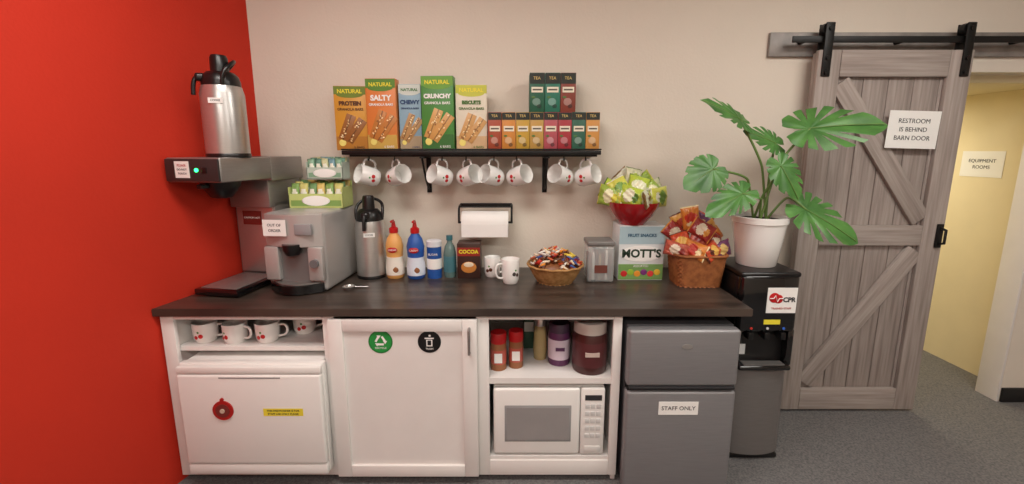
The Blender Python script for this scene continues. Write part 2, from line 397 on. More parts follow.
# ---------------------------------------------------------------- mugs
def mug(loc, rot, name='coffee_mug', r=0.044, h=0.098, mark=True, mt=CERAM, mcol=(196,30,34)):
    H = h/2
    ps = [lathe('body', [(0, -H), (r*0.78, -H), (r*0.84, -H+0.004), (r*0.98, -H+0.025), (r, 0), (r*1.02, H-0.002), (r*1.0, H), (r*0.95, H-0.003), (r*0.93, 0), (r*0.88, -H+0.02), (0, -H+0.008)], (0, 0, 0), mt, 32)]
    ps.append(tube('handle', [(r*0.95, 0, H*0.62), (r+0.02, 0, H*0.72), (r+0.036, 0, H*0.4), (r+0.036, 0, -H*0.2), (r+0.018, 0, -H*0.55), (r*0.93, 0, -H*0.55)], 0.0055, mt))
    if mark:
        for s in (-1, 1):
            for (aa, zz, rr) in ((0, -0.008, 0.010), (0.42, -0.014, 0.009), (0.2, 0.010, 0.005)):
                an = s*math.pi/2 + aa*s
                m_ = C(mcol) if rr > 0.007 else GREENM
                ps.append(ball('print', (r*1.0*math.cos(an), r*1.0*math.sin(an), zz), rr, m_, (1, 0.12, 1), (0, 0, an+math.pi/2), 12))
    return group(name, ps, (0, 0, 0), rot, loc)
hang = []
for c_, sp in ((-0.675, 0.155), (-0.300, 0.148), (-0.035, 0.14), (0.325, 0.136)):
    hang += [(c_-sp/2, 1), (c_+sp/2, -1)]
for X, s in hang:
    yaw = 42 if s > 0 else 180-42
    mug((X, -0.14, 1.369), Euler((0, math.radians(-74), math.radians(yaw)), 'XYZ'), r=0.050, h=0.108)
for X, y, rz in ((-1.385, -0.57, 10), (-1.245, -0.58, -15), (-1.105, -0.57, 5), (-0.985, -0.47, 20), (-0.90, -0.36, 0)):
    mug((X, y, 0.6525+0.045), Euler((0, 0, math.radians(rz))), r=0.05, h=0.09)
mug((-0.105, -0.18, 0.8405+0.052), Euler((0, 0, math.radians(-10))), r=0.043, h=0.104, mcol=(90,50,30))
mug((-0.008, -0.30, 0.8405+0.062), Euler((0, 0, math.radians(205))), r=0.045, h=0.124, mcol=(70,64,60))

# ---------------------------------------------------------------- wall shelf
P = [box('board', -0.86, 0.450, -0.20, -0.001, 1.478, 1.5, BLACKM, 0.003),
     ptube('lip', [(-0.86, -0.2, 1.505), (0.45, -0.2, 1.505)], 0.004, BLACKM),
     box('hook_rail', -0.84, 0.44, -0.145, -0.13, 1.468, 1.478, BLACKM)]
for X, s in hang:
    P.append(tube('hook', [(X+0.012*s, -0.14, 1.47), (X+0.012*s, -0.14, 1.455), (X+0.012*s, -0.15, 1.446), (X+0.012*s, -0.158, 1.456)], 0.003, BLACKM))
group('wall_shelf', P, (-0.2, -0.1, 1.49))
for X in (-0.458, 0.18):
    P = [box('bracket_plate', X-0.013, X+0.013, -0.008, -0.001, 1.27, 1.4675, BLACKM, 0.002),
         box('bracket_arm', X-0.012, X+0.012, -0.19, -0.008, 1.46, 1.4675, BLACKM, 0.002),
         tube('bracket_curve', [(X, -0.008, 1.29), (X, -0.06, 1.31), (X, -0.14, 1.40), (X, -0.18, 1.462)], 0.006, BLACKM)]
    group('shelf_bracket', P, (X, -0.05, 1.4))

# ---------------------------------------------------------------- snack boxes on shelf
def snackbox(x0, x1, h, main, band, word, art, y=-0.15, d=0.07, rz=0, name='granola_bar_box', wc=None, low=None):
    cx = (x0+x1)/2; w = x1-x0; z0 = 1.5005
    z1 = z0+h
    ps = [box('carton', x0, x1, y, y+d, z0, z1, C(main), 0.002)]
    ps.append(box('top_band', x0+0.001, x1-0.001, y-0.0012, y+0.001, z1-h*0.13, z1-0.002, C(band)))
    e1 = disc('band_curve', (cx, y-0.0004, z1-h*0.13), w*0.42, C(band), 0.001); e1.scale = (1, 0.25, 1); ps.append(e1)
    ps.append(txt('NATURAL', w*0.17, (cx, y-0.0018, z1-h*0.085), YELM if sum(band) < 560 else C((40,110,40)), bold=0.0006))
    ps.append(txt(word, w*1.2/max(5, len(word)), (cx, y-0.002, z1-h*0.27), wc or PAPER, bold=0.0016))
    ps.append(txt('GRANOLA BARS', w*0.11, (cx, y-0.002, z1-h*0.36), wc or PAPER, bold=0.0004))
    if low: ps.append(box('lower_field', x0+0.001, x1-0.001, y-0.0008, y+0.001, z0+0.003, z0+h*0.22, C(low)))
    ps.append(ball('seal', (x0+w*0.2, y-0.001, z0+h*0.12), w*0.11, C((236,220,120)), (1, 0.05, 1)))
    for k in range(2):
        for (nm, a0, a1, cc) in (('bar_picture', -0.15, 0.15, art), ('bar_edge', -0.15, -0.115, tuple(int(v*0.7) for v in art))):
            b_ = box(nm, w*a0, w*a1, -0.0012 if a1 > 0 else -0.0016, 0.001, -h*0.21, h*0.21, C(cc), 0.0003)
            b_.location = (cx+(k-0.5)*w*0.26, y-0.0005*(k+2), z0+h*(0.36-0.05*k)); b_.rotation_euler = (0, math.radians(22+14*k), 0); ps.append(b_)
        for q in range(14):
            t_ = random.uniform(-.17, .17)*h
            ps.append(ball('oat', (cx+(k-0.5)*w*0.26+t_*0.45+random.uniform(-.07, .07)*w, y-0.0025, z0+h*(0.36-0.05*k)+t_), 0.0042, C(((236,206,150), (150,96,50), (250,232,190))[q % 3]), (1.3, 0.2, 0.8), (0, random.random()*3, 0), 8))
    ps.append(txt('6 BARS', w*0.11, (cx+w*0.22, y-0.0022, z0+h*0.05), PAPER if not wc else wc))
    return group(name, ps, (cx, y+d/2, z0), (0, 0, math.radians(rz)))
snackbox(-0.905, -0.745, 0.32, (208,148,50), (110,130,40), 'PROTEIN', (150,96,46), y=-0.14, rz=4, wc=C((90,50,20)), low=(180,120,40))
snackbox(-0.738, -0.585, 0.355, (214,126,60), (90,136,50), 'SALTY', (190,124,60), y=-0.15, rz=-2, low=(200,164,80))
snackbox(-0.578, -0.465, 0.33, (140,172,190), (206,214,206), 'CHEWY', (180,140,90), y=-0.13, rz=0, wc=C((40,70,110)), low=(170,150,120))
snackbox(-0.455, -0.292, 0.365, (72,136,62), (106,160,56), 'CRUNCHY', (206,156,90), y=-0.165, rz=-3, low=(54,110,50))
snackbox(-0.286, -0.128, 0.325, (222,212,192), (196,198,70), 'BISCUITS', (204,156,96), y=-0.15, rz=2, wc=C((70,110,40)), low=(206,172,130))
def teabox(x, z, h, col, w=0.072, y=-0.16, top=0.2):
    d = 0.10
    ps = [box('carton', x, x+w-0.002, y, y+d, z, z+h, C(col), 0.0015),
          box('black_top', x+0.001, x+w-0.003, y-0.0008, y+0.001, z+h*(1-top), z+h-0.002, C((34,40,34))),
          box('ribbon', x+w*0.12, x+w*0.86, y-0.0014, y+0.001, z+h*0.50, z+h*0.64, C((236,228,206))),
          box('ribbon_text', x+w*0.2, x+w*0.78, y-0.0018, y+0.001, z+h*0.55, z+h*0.59, C((90,80,70))),
          ball('fruit_picture', (x+w*0.45, y-0.0008, z+h*0.26), w*0.27, C(tuple(min(255, int(v*0.6+90)) for v in col)), (1, 0.05, 0.9)),
          ball('fruit_picture_small', (x+w*0.62, y-0.001, z+h*0.15), w*0.15, C(tuple(int(v*0.6) for v in col)), (1, 0.05, 0.9)),
          ball('leaf_picture', (x+w*0.25, y-0.001, z+h*0.38), w*0.10, C((80,120,60)), (1.3, 0.05, 0.7)),
          txt('TEA', w*0.26, (x+w*0.47, y-0.0012, z+h*(1-top/2)), C((230,200,120)))]
    return group('tea_box', ps, (x+w/2, y+d/2, z))
rowc = [(166,76,50), (206,136,60), (196,156,60), (190,150,76), (178,84,92), (166,52,60), (50,100,80), (206,146,74)]
for i in range(8): teabox(-0.122+i*0.0712, 1.5005, 0.19, rowc[i], 0.0712)
for i, c_ in enumerate([(34,92,68), (40,114,92), (132,60,46)]): teabox(0.088+i*0.078, 1.6912, 0.19, c_, 0.078, top=0.28)

# ---------------------------------------------------------------- paper towel holder
P = [lathe('paper_roll', [(0.02, -0.125), (0.060, -0.125), (0.062, -0.122), (0.062, 0.122), (0.060, 0.125), (0.02, 0.125), (0.02, -0.125)], (0, 0, 0), PAPER, 40)]
P[0].rotation_euler = (0, math.pi/2, 0); P[0].location = (-0.145, -0.09, 1.115)
P.append(box('loose_sheet', -0.268, -0.022, -0.154, -0.152, 1.045, 1.115, PAPER))
P.append(ptube('rod', [(-0.29, -0.09, 1.115), (0.0, -0.09, 1.115)], 0.006, BLACKM))
for X in (-0.288, -0.002):
    P.append(tube('arm', [(X, -0.004, 1.20), (X, -0.06, 1.20), (X, -0.09, 1.18), (X, -0.09, 1.11)], 0.006, BLACKM))
P.append(box('wall_plate', -0.29, 0.0, -0.008, -0.001, 1.19, 1.21, BLACKM, 0.003))
P.append(ptube('top_wire', [(-0.288, -0.075, 1.198), (-0.002, -0.075, 1.198)], 0.004, BLACKM))
group('paper_towel_holder', P, (-0.145, -0.05, 1.115))

# ---------------------------------------------------------------- airpots and coffee brewer
def airpot(cx, cy, z, r, H, lab=True, rz=0):
    hb = H*0.72
    ps = [lathe('steel_body', [(0, 0.012), (r, 0.012), (r, hb*0.86), (r*0.9, hb*0.97), (r*0.72, hb)], (cx, cy, z), STEEL, 40),
          lathe('base_ring', [(0, 0), (r*1.02, 0), (r*1.03, 0.012), (r*0.99, 0.018), (0, 0.018)], (cx, cy, z), BLACK, 40),
          lathe('collar', [(r*0.76, hb-0.012), (r*0.88, hb-0.012), (r*0.88, hb+0.01), (r*0.8, hb+0.035), (r*0.62, hb+0.05), (r*0.3, hb+0.055), (0, hb+0.055)], (cx, cy, z), BLACK, 40),
          lathe('pump_button', [(0, hb+0.05), (r*0.42, hb+0.05), (r*0.40, H-0.012), (r*0.34, H), (0, H+0.002)], (cx, cy, z), BLACK, 28),
          box('spout_head', cx-0.022, cx+0.022, cy-r*1.1, cy, z+hb+0.008, z+hb+0.042, BLACK, 0.012, 3),
          tube('spout', [(cx, cy-r*1.0, z+hb+0.025), (cx, cy-r*1.2, z+hb+0.015), (cx, cy-r*1.22, z+hb-0.05)], 0.009, BLACK),
          tube('carry_handle', [(cx-r*0.88, cy, z+hb-0.005), (cx-r*0.98, cy+0.0, z+hb+0.04), (cx-r*0.8, cy+r*0.5, z+hb+0.085), (cx, cy+r*0.7, z+hb+0.105), (cx+r*0.8, cy+r*0.5, z+hb+0.085), (cx+r*0.98, cy, z+hb+0.04), (cx+r*0.88, cy, z+hb-0.005)], 0.008, BLACK)]
    if lab:
        th = -rz
        lx, ly = cx+(r+0.003)*math.sin(th+0.25), cy-(r+0.003)*math.cos(th+0.25)
        t = box('tag', -0.028, 0.028, -0.001, 0.001, -0.011, 0.011, PAPER); t.location = (lx, ly, z+hb*0.76); t.rotation_euler = (0, 0, th+0.25); ps.append(t)
        ps.append(txt('COFFEE', 0.011, (cx+(r+0.0045)*math.sin(th+0.25), cy-(r+0.0045)*math.cos(th+0.25), z+hb*0.76), INK, rot=(math.pi/2, 0, th+0.25)))
    return group('coffee_airpot', ps, (cx, cy, z), (0, 0, rz))
pv = (-1.15, -0.06, 0.84); bx0, bx1 = -1.375, -1.15; hx0, hx1 = -1.393, -1.125
P = [box('base', bx0, bx1, -0.56, -0.06, 0.846, 0.876, BLACKG, 0.006),
     box('drip_grate', bx0+0.02, bx1-0.02, -0.54, -0.28, 0.875, 0.880, STEELD, 0.002),
     box('column', bx0, bx1, -0.27, -0.06, 0.875, 1.25, STEELD, 0.006),
     box('column_face', bx0+0.01, bx1-0.01, -0.274, -0.268, 0.885, 1.24, STEEL, 0.002),
     box('head_rear', bx0, bx1, -0.30, -0.06, 1.22, 1.36, STEELD, 0.006),
     box('head', hx0, hx1, -0.60, -0.30, 1.365, 1.47, STEELD, 0.008, 3),
     box('head_back', bx0-0.003, hx1, -0.301, -0.06, 1.355, 1.47, STEELD, 0.006),
     box('head_front', hx0+0.003, hx1-0.003, -0.608, -0.598, 1.37, 1.465, C((50,46,46), 0.3), 0.004),
     lathe('brew_funnel', [(0.028, 1.285), (0.045, 1.29), (0.075, 1.335), (0.085, 1.366), (0, 1.366)], (-1.262, -0.46, 0), BLACK, 32),
     box('funnel_handle', -1.274, -1.250, -0.58, -0.50, 1.335, 1.355, BLACK, 0.005),
     box('paper_note', hx0+0.055, hx0+0.125, -0.610, -0.6085, 1.385, 1.455, PAPER),
     txt('PLEASE', 0.014, (hx0+0.09, -0.6105, 1.437), C((180,40,40))), txt('DO NOT', 0.012, (hx0+0.09, -0.6105, 1.42), INK), txt('TOUCH', 0.012, (hx0+0.09, -0.6105, 1.403), INK),
     disc('power_light', (hx0+0.16, -0.6095, 1.418), 0.008, LED, 0.004, 16),
     box('switch', hx0+0.185, hx0+0.21, -0.611, -0.607, 1.405, 1.43, BLACK, 0.002),
     box('column_label', bx0+0.045, bx0+0.15, -0.2765, -0.2745, 1.13, 1.20, C((120,40,34))),
     txt('CAUTION HOT', 0.013, (bx0+0.097, -0.277, 1.165), PAPER)]
for dx in (0.03, 0.195):
    for yy in (-0.5, -0.1): P.append(lathe('foot', [(0.012, 0.8405), (0.012, 0.847)], (bx0+dx, yy, 0), BLACK, 12))
group('coffee_brewer', P, pv, (0, 0, math.radians(-10)))
airpot(-1.275, -0.44, 1.4705, 0.086, 0.435, rz=math.radians(-55))
airpot(-0.745, -0.18, 0.8405, 0.075, 0.43)

# ---------------------------------------------------------------- single-cup coffee machine
x0, x1 = -1.125, -0.835
def arcface(nm, x0, x1, yb, bul, z0, z1, mt, n=14):
    poly = [(x1, yb+0.03), (x0, yb+0.03)]
    for i in range(n+1):
        t = i/n; poly.append((x0+(x1-x0)*t, yb-bul*math.sin(math.pi*t)))
    return prism(nm, poly, z0, z1, mt, 0.003)
P = [box('body', x0, x1, -0.43, -0.06, 0.845, 1.215, SILVP, 0.018, 4),
     arcface('front_shell', x0+0.004, x1-0.004, -0.43, 0.035, 1.06, 1.212, SILVP),
     box('front_left_cheek', x0+0.004, x0+0.075, -0.455, -0.42, 0.90, 1.06, SILVP, 0.008),
     box('front_right_cheek', x1-0.075, x1-0.004, -0.455, -0.42, 0.90, 1.06, SILVP, 0.008),
     box('recess', x0+0.06, x1-0.06, -0.434, -0.42, 0.88, 1.07, C((110,107,106))),
     lathe('brew_head', [(0.018, 1.02), (0.03, 1.025), (0.042, 1.05), (0.042, 1.075), (0, 1.075)], ((x0+x1)/2, -0.455, 0), BLACK, 28),
     arcface('drip_tray', x0+0.015, x1-0.015, -0.44, 0.07, 0.845, 0.888, BLACKG),
     arcface('tray_grille', x0+0.035, x1-0.035, -0.44, 0.055, 0.888, 0.891, STEELD),
     disc('dial', (x1-0.04, -0.463, 0.985), 0.02, C((110,110,112)), 0.014),
     box('display', x0+0.17, x1-0.04, -0.4690, -0.455, 1.12, 1.17, C((150,150,152)), 0.002),
     box('paper_note', x0+0.025, x0+0.135, -0.475, -0.4735, 1.115, 1.19, PAPER),
     txt('OUT OF', 0.018, (x0+0.08, -0.4757, 1.165), INK), txt('ORDER', 0.018, (x0+0.08, -0.4757, 1.14), INK)]
for dx in (0.03, 0.26):
    for yy in (-0.4, -0.09): P.append(lathe('foot', [(0.012, 0.8405), (0.012, 0.847)], (x0+dx, yy, 0), BLACK, 12))
group('single_cup_coffee_machine', P, (x0, -0.06, 0.84), (0, 0, math.radians(-5)))
def carton(x0, x1, y0, y1, z0, z1, main, accents, name='snack_carton', rz=0, n=6):
    ps = [box('base_tray', x0, x1, y0, y1, z0, z0+0.004, C(main)), box('front_wall', x0, x1, y0, y0+0.003, z0, z0+(z1-z0)*0.55, C(main)),
          box('back_wall', x0, x1, y1-0.003, y1, z0, z1, C(main)), box('left_wall', x0, x0+0.003, y0, y1, z0, z0+(z1-z0)*0.8, C(main)), box('right_wall', x1-0.003, x1, y0, y1, z0, z0+(z1-z0)*0.8, C(main)),
          box('print_strip', x0+0.01, x1-0.01, y0-0.001, y0+0.001, z0+0.01, z0+(z1-z0)*0.3, C(accents[0])),
          ball('print_oval', ((x0+x1)/2, y0-0.001, z0+(z1-z0)*0.28), (z1-z0)*0.25, PAPER, (2.2, 0.05, 0.8))]
    w = (x1-x0-0.01)/n
    for r in range(3):
        yy = y0+0.02+(y1-y0-0.04)*r/2
        for i in range(n):
            c_ = accents[(i+r) % len(accents)]
            ps.append(pillow('packet', (x0+0.005+w*(i+0.5), yy, z0+(z1-z0)*(0.5+0.04*r)), w*1.05, (z1-z0)*0.9, 0.02, [C(c_), C((236,236,220))], (random.uniform(-.2, .1), random.uniform(-.12, .12), random.uniform(-.2, .2)), 8))
    return group(name, ps, ((x0+x1)/2, (y0+y1)/2, z0), (0, 0, math.radians(rz)))
carton(-1.115, -0.845, -0.26, -0.12, 1.2155, 1.345, (196,210,130), [(130,166,90), (206,200,120), (110,150,96), (216,190,110)])
carton(-1.025, -0.845, -0.24, -0.14, 1.358, 1.465, (190,204,190), [(130,170,140), (96,140,120), (206,206,160), (120,160,170)], n=5)

# ---------------------------------------------------------------- counter items
Z = 0.8405
def creamer(x, y, col, lab):
    ps = [lathe('bottle', [(0, 0), (0.04, 0), (0.046, 0.008), (0.047, 0.06), (0.041, 0.10), (0.043, 0.13), (0.046, 0.17), (0.036, 0.21), (0.02, 0.235), (0.018, 0.25)], (x, y, Z), C(col), 36),
          lathe('label_wrap', [(0.0475, 0.02), (0.0482, 0.025), (0.0482, 0.06), (0.043, 0.10), (0.0435, 0.115)], (x, y, Z), C(lab), 36),
          lathe('cap', [(0.021, 0.238), (0.023, 0.24), (0.023, 0.262), (0.012, 0.27), (0.007, 0.30), (0, 0.305)], (x, y, Z), REDM, 24),
          box('pump_nozzle', x-0.006, x+0.006, y-0.045, y, Z+0.296, Z+0.308, REDM, 0.004),
          ball('label_oval', (x, y-0.044, Z+0.155), 0.026, REDM, (1, 0.15, 0.6)),
          ball('label_splash', (x+0.008, y-0.0455, Z+0.05), 0.02, C((150,96,60)), (1, 0.15, 0.8)),
          txt('CREAM', 0.013, (x, y-0.0485, Z+0.155), PAPER)]
    return group('coffee_creamer_bottle', ps, (x, y, Z))
creamer(-0.615, -0.20, (232,170,96), (240,232,220))
creamer(-0.503, -0.21, (40,90,170), (224,232,244))
P = [lathe('tin', [(0, 0), (0.038, 0), (0.038, 0.17), (0, 0.17)], (-0.408, -0.2, Z), C((34,84,160)), 32), lathe('wrap', [(0.0386, 0.05), (0.0388, 0.055), (0.0388, 0.10), (0.0386, 0.105)], (-0.408, -0.2, Z), PAPER, 32),
     lathe('lid', [(0, 0.168), (0.04, 0.168), (0.04, 0.195), (0.034, 0.2), (0, 0.2)], (-0.408, -0.2, Z), C((226,228,232)), 32), txt('SUGAR', 0.016, (-0.408, -0.2405, Z+0.13), PAPER)]
group('creamer_canister', P, (-0.408, -0.2, Z))
P = [lathe('bottle', [(0, 0), (0.030, 0), (0.033, 0.01), (0.033, 0.13), (0.025, 0.165), (0.014, 0.185), (0.014, 0.2)], (-0.328, -0.19, Z), M('bottle_teal', (110,140,136), 0.15, alpha=0.75), 32),
     lathe('label_wrap', [(0.0335, 0.03), (0.0338, 0.035), (0.0338, 0.11), (0.0335, 0.115)], (-0.328, -0.19, Z), C((70,120,130)), 32),
     lathe('cap', [(0, 0.198), (0.017, 0.198), (0.017, 0.222), (0, 0.222)], (-0.328, -0.19, Z), C((50,110,120)), 24)]
group('syrup_bottle', P, (-0.328, -0.19, Z))
P = [box('carton', -0.285, -0.165, -0.23, -0.12, Z, Z+0.185, C((60,34,26)), 0.002), box('band', -0.284, -0.166, -0.2315, -0.229, Z+0.12, Z+0.165, C((150,40,30))),
     txt('COCOA', 0.027, (-0.225, -0.2325, Z+0.143), YELM, bold=0.001), ball('cup_picture', (-0.225, -0.231, Z+0.06), 0.034, C((200,130,60)), (1.2, 0.06, 0.9)), ball('cup_froth', (-0.225, -0.233, Z+0.075), 0.022, C((236,220,190)), (1.2, 0.06, 0.6))]
group('hot_cocoa_box', P, (-0.225, -0.175, Z))
P = [lathe('dish', [(0, 0), (0.022, 0), (0.03, 0.012), (0.027, 0.012), (0.02, 0.004), (0, 0.004)], (-0.79, -0.40, Z), STEEL, 24), ptube('handle', [(-0.765, -0.40, Z+0.01), (-0.70, -0.39, Z+0.006)], 0.003, STEEL)]
group('coffee_scoop', P, (-0.79, -0.40, Z))

candycols = [(190,50,30), (226,140,40), (230,200,70), (90,50,30), (60,90,150), (236,230,220), (150,30,40), (200,190,180), (120,70,40), (206,100,60), (230,210,180)]
def pile(cx, cy, z, rx, ry, h, n, sz, cols, tilt=0.9):
    ps = []
    for i in range(n):
        rr = math.sqrt(random.random()); an = random.random()*2*math.pi
        x = cx+rr*rx*math.cos(an); y = cy+rr*ry*math.sin(an)
        zz = z+h*(1-rr**2)*random.uniform(0.75, 1.0)
        ps.append(pillow('wrapped_candy', (x, y, zz), sz*random.uniform(.8, 1.2), sz*random.uniform(.5, .7), sz*0.28, [C(random.choice(cols), 0.3), C(random.choice(cols), 0.3)], (random.uniform(0.2, 0.2+tilt), random.uniform(-.8, .8), random.uniform(-1.0, 1.0)), 8))
    return ps
bx, by = 0.220, -0.27
prof = [(0, 0.0), (0.09, 0.0)] + [(0.09+0.048*(i/9)**0.8, 0.004+i*0.0095) for i in range(10)] + [(0.130, 0.088), (0.09, 0.014), (0, 0.012)]
P = [lathe('weave', prof, (bx, by, Z), WICK, 96, weave=(24, 0.003))]
rim = [(bx+0.140*math.cos(2*math.pi*i/48), by+0.140*math.sin(2*math.pi*i/48), Z+0.09+0.002*math.sin(i*1.6)) for i in range(48)]
P.append(tube('rim', rim, 0.006, WICK, True))
P.append(ball('fill', (bx, by, Z+0.06), 0.116, C((130,80,44)), (1, 1, 0.6)))
P += pile(bx, by, Z+0.093, 0.122, 0.118, 0.075, 120, 0.046, candycols)
group('candy_basket', P, (bx, by, Z))

cx, cy = 0.448, -0.235
P = [box('jar_body', cx-0.068, cx+0.068, cy-0.065, cy+0.065, Z, Z+0.185, GLASSM, 0.012, 3),
     box('lid', cx-0.07, cx+0.07, cy-0.067, cy+0.067, Z+0.187, Z+0.212, C((120,117,114)), 0.008, 3)]
for i in range(7):
    P.append(box('stick_pack', cx-0.058+i*0.0165, cx-0.044+i*0.0165, cy-0.058+0.01*(i % 2), cy+0.04, Z+0.008, Z+0.14+0.012*(i % 3), C([(110,60,40), (220,210,200), (90,50,36), (196,160,120)][i % 4]), 0.003))
P.append(box('front_label', cx-0.032, cx+0.032, cy-0.0675, cy-0.0655, Z+0.05, Z+0.09, C((110,60,50))))
group('clear_snack_canister', P, (cx, cy, Z))

x0, x1, y0, y1, zt = 0.545, 0.775, -0.26, -0.10, Z+0.285
P = [box('carton', x0, x1, y0, y1, Z, zt, C((222,226,226)), 0.002),
     box('blue_band', x0+0.001, x1-0.001, y0-0.001, y0+0.001, Z+0.19, zt-0.004, C((170,196,204))),
     box('green_panel', x0+0.001, x1-0.001, y0-0.0015, y0+0.001, Z+0.004, Z+0.085, C((120,160,90))),
     ball('word_oval', ((x0+x1)/2, y0-0.0015, Z+0.14), 0.1, PAPER, (1.08, 0.012, 0.42), seg=32),
     txt("MOTT'S", 0.058, ((x0+x1)/2, y0-0.0035, Z+0.14), C((40,60,44)), bold=0.002),
     txt('FRUIT SNACKS', 0.022, ((x0+x1)/2, y0-0.0025, Z+0.235), C((40,90,120)), bold=0.0006),
     txt('ASSORTED', 0.016, ((x0+x1)/2, y0-0.0025, Z+0.075), PAPER)]
for q, cc in enumerate(((200,40,40), (150,190,60), (230,150,50), (120,50,120), (220,60,60), (230,190,60))):
    P.append(ball('fruit_picture', (x0+0.03+q*0.034, y0-0.0015, Z+0.035+0.008*(q % 2)), 0.017, C(cc), (1, 0.1, 0.95)))
group('fruit_snack_box', P, ((x0+x1)/2, -0.18, Z))
def bagpile(cx, cy, z, specs, cols, w, h, nm):
    ps = []
    for (dx, dy, dz, ry, rx, i) in specs:
        m3 = cols[i % len(cols)]
        ps.append(pillow(nm, (cx+dx, cy+dy, z+dz), w*random.uniform(.9, 1.1), h*random.uniform(.9, 1.1), 0.042, [C(q, 0.28) for q in m3], (rx, ry, random.uniform(-.35, .35)), 22))
    return ps
cx, cy, bz = 0.62, -0.205, zt+0.0005
P = [lathe('bowl', [(0, 0), (0.06, 0), (0.064, 0.006), (0.10, 0.045), (0.128, 0.095), (0.134, 0.118), (0.128, 0.118), (0.12, 0.095), (0.09, 0.048), (0, 0.012)], (cx, cy, bz), M('bowl_red', (160,20,28), 0.2, coat=0.5), 48)]
P.append(ball('fill', (cx, cy, bz+0.085), 0.112, C((130,140,70)), (1, 1, 0.3)))
gcol = [((176,196,70), (222,222,190), (80,120,44)), ((206,206,170), (170,190,60), (90,110,50)), ((206,206,90), (110,150,60), (226,226,200)), ((196,196,170), (190,200,80), (120,90,50)), ((150,176,70), (226,222,180), (206,200,70))]
sp = [(-0.03, 0.05, 0.215, -0.8, .1, 3), (0.05, 0.05, 0.20, 0.9, .1, 4), (-0.10, 0.02, 0.165, -1.1, -.3, 0), (0.10, 0.02, 0.165, 1.2, -.3, 1), (0.0, 0.02, 0.225, 0.2, -.2, 1),
      (-0.07, -0.03, 0.18, -0.5, -.5, 2), (0.01, -0.04, 0.19, 0.25, -.5, 0), (0.08, -0.03, 0.17, 0.8, -.5, 4), (-0.03, -0.07, 0.15, -1.2, -.8, 0), (0.045, -0.08, 0.145, 1.3, -.9, 3), (-0.12, -0.02, 0.145, -1.4, -.4, 4), (0.12, -0.03, 0.14, 1.5, -.5, 2)]
P += bagpile(cx, cy, bz, sp, gcol, 0.10, 0.125, 'chip_bag')
group('chip_bag_bowl', P, (cx, cy, bz))
cx, cy = 0.922, -0.30
prof = [(0, 0.0), (0.86, 0.0)] + [(0.86+0.14*(i/15), 0.005+i*0.0100) for i in range(16)] + [(0.95, 0.15), (0.84, 0.02), (0, 0.015)]
P = [lathe('weave', prof, (cx, cy, Z), WICKD, 128, sq=(0.122, 0.105, 5), weave=(32, 0.028))]
rim = []
for i in range(64):
    a = 2*math.pi*i/64; k = (abs(math.cos(a))**5+abs(math.sin(a))**5)**(-1/5)
    rim.append((cx+0.125*k*math.cos(a), cy+0.108*k*math.sin(a), Z+0.158))
P.append(tube('rim', rim, 0.007, WICKD, True))
P.append(ball('fill', (cx, cy, Z+0.13), 0.1, C((150,70,30)), (1, 0.85, 0.4)))
ocol = [((196,74,40), (226,180,90), (90,44,34)), ((212,130,56), (190,56,40), (240,220,170)), ((150,44,40), (220,206,180), (206,140,60)), ((220,164,80), (170,64,44), (110,60,40)), ((120,70,110), (220,190,120), (190,80,50)), ((186,90,70), (230,214,190), (140,44,40))]
sp = [(-0.06, 0.05, 0.30, -0.5, .1, 3), (0.03, 0.05, 0.29, 0.5, .1, 4), (-0.03, 0.02, 0.325, -0.2, 0, 1), (-0.10, 0.03, 0.25, -0.9, -.1, 2), (0.09, 0.03, 0.23, 0.9, -.1, 1),
      (-0.085, -0.03, 0.21, -0.4, -.4, 0), (0.0, -0.03, 0.25, 0.25, -.4, 5), (0.07, -0.03, 0.205, 0.6, -.4, 2), (-0.04, -0.075, 0.185, -1.2, -.7, 1), (0.04, -0.08, 0.18, 1.0, -.8, 0), (0.0, -0.05, 0.28, -1.0, -.4, 2), (0.10, -0.04, 0.18, 1.3, -.5, 4), (-0.11, -0.04, 0.18, -1.4, -.5, 5), (0.05, 0.0, 0.27, 1.1, -.3, 3)]
P += bagpile(cx, cy, Z, sp, ocol, 0.085, 0.115, 'snack_bag')
group('snack_basket', P, (cx, cy, Z))

# ---------------------------------------------------------------- jars in right cubby
Z2 = 0.5125
def spice(x, y, r=0.036):
    ps = [lathe('jar', [(0, 0), (r, 0), (r, 0.12), (r*0.9, 0.13)], (x, y, Z2), C((150,96,60), 0.3), 28), lathe('cap', [(0, 0.128), (r*1.02, 0.128), (r*1.02, 0.17), (r*0.95, 0.175), (0, 0.175)], (x, y, Z2), REDM, 28),
          lathe('label_wrap', [(r*1.01, 0.03), (r*1.02, 0.032), (r*1.02, 0.095), (r*1.01, 0.097)], (x, y, Z2), C((190,90,76)), 28), box('label_face', x-0.018, x+0.018, y-r*1.03-0.001, y-r, Z2+0.04, Z2+0.085, PAPER)]
    group('powdered_drink_jar', ps, (x, y, Z2))
spice(-0.062, -0.56); spice(0.018, -0.54, 0.033)
P = [lathe('shaker', [(0, 0), (0.03, 0), (0.034, 0.05), (0.03, 0.13), (0.024, 0.17)], (0.135, -0.46, Z2), M('glass_amber', (190,170,120), 0.12, alpha=0.7), 28), lathe('lid', [(0, 0.168), (0.027, 0.168), (0.027, 0.2), (0.02, 0.21), (0, 0.212)], (0.135, -0.46, Z2), STEEL, 28)]
group('glass_shaker', P, (0.135, -0.46, Z2))
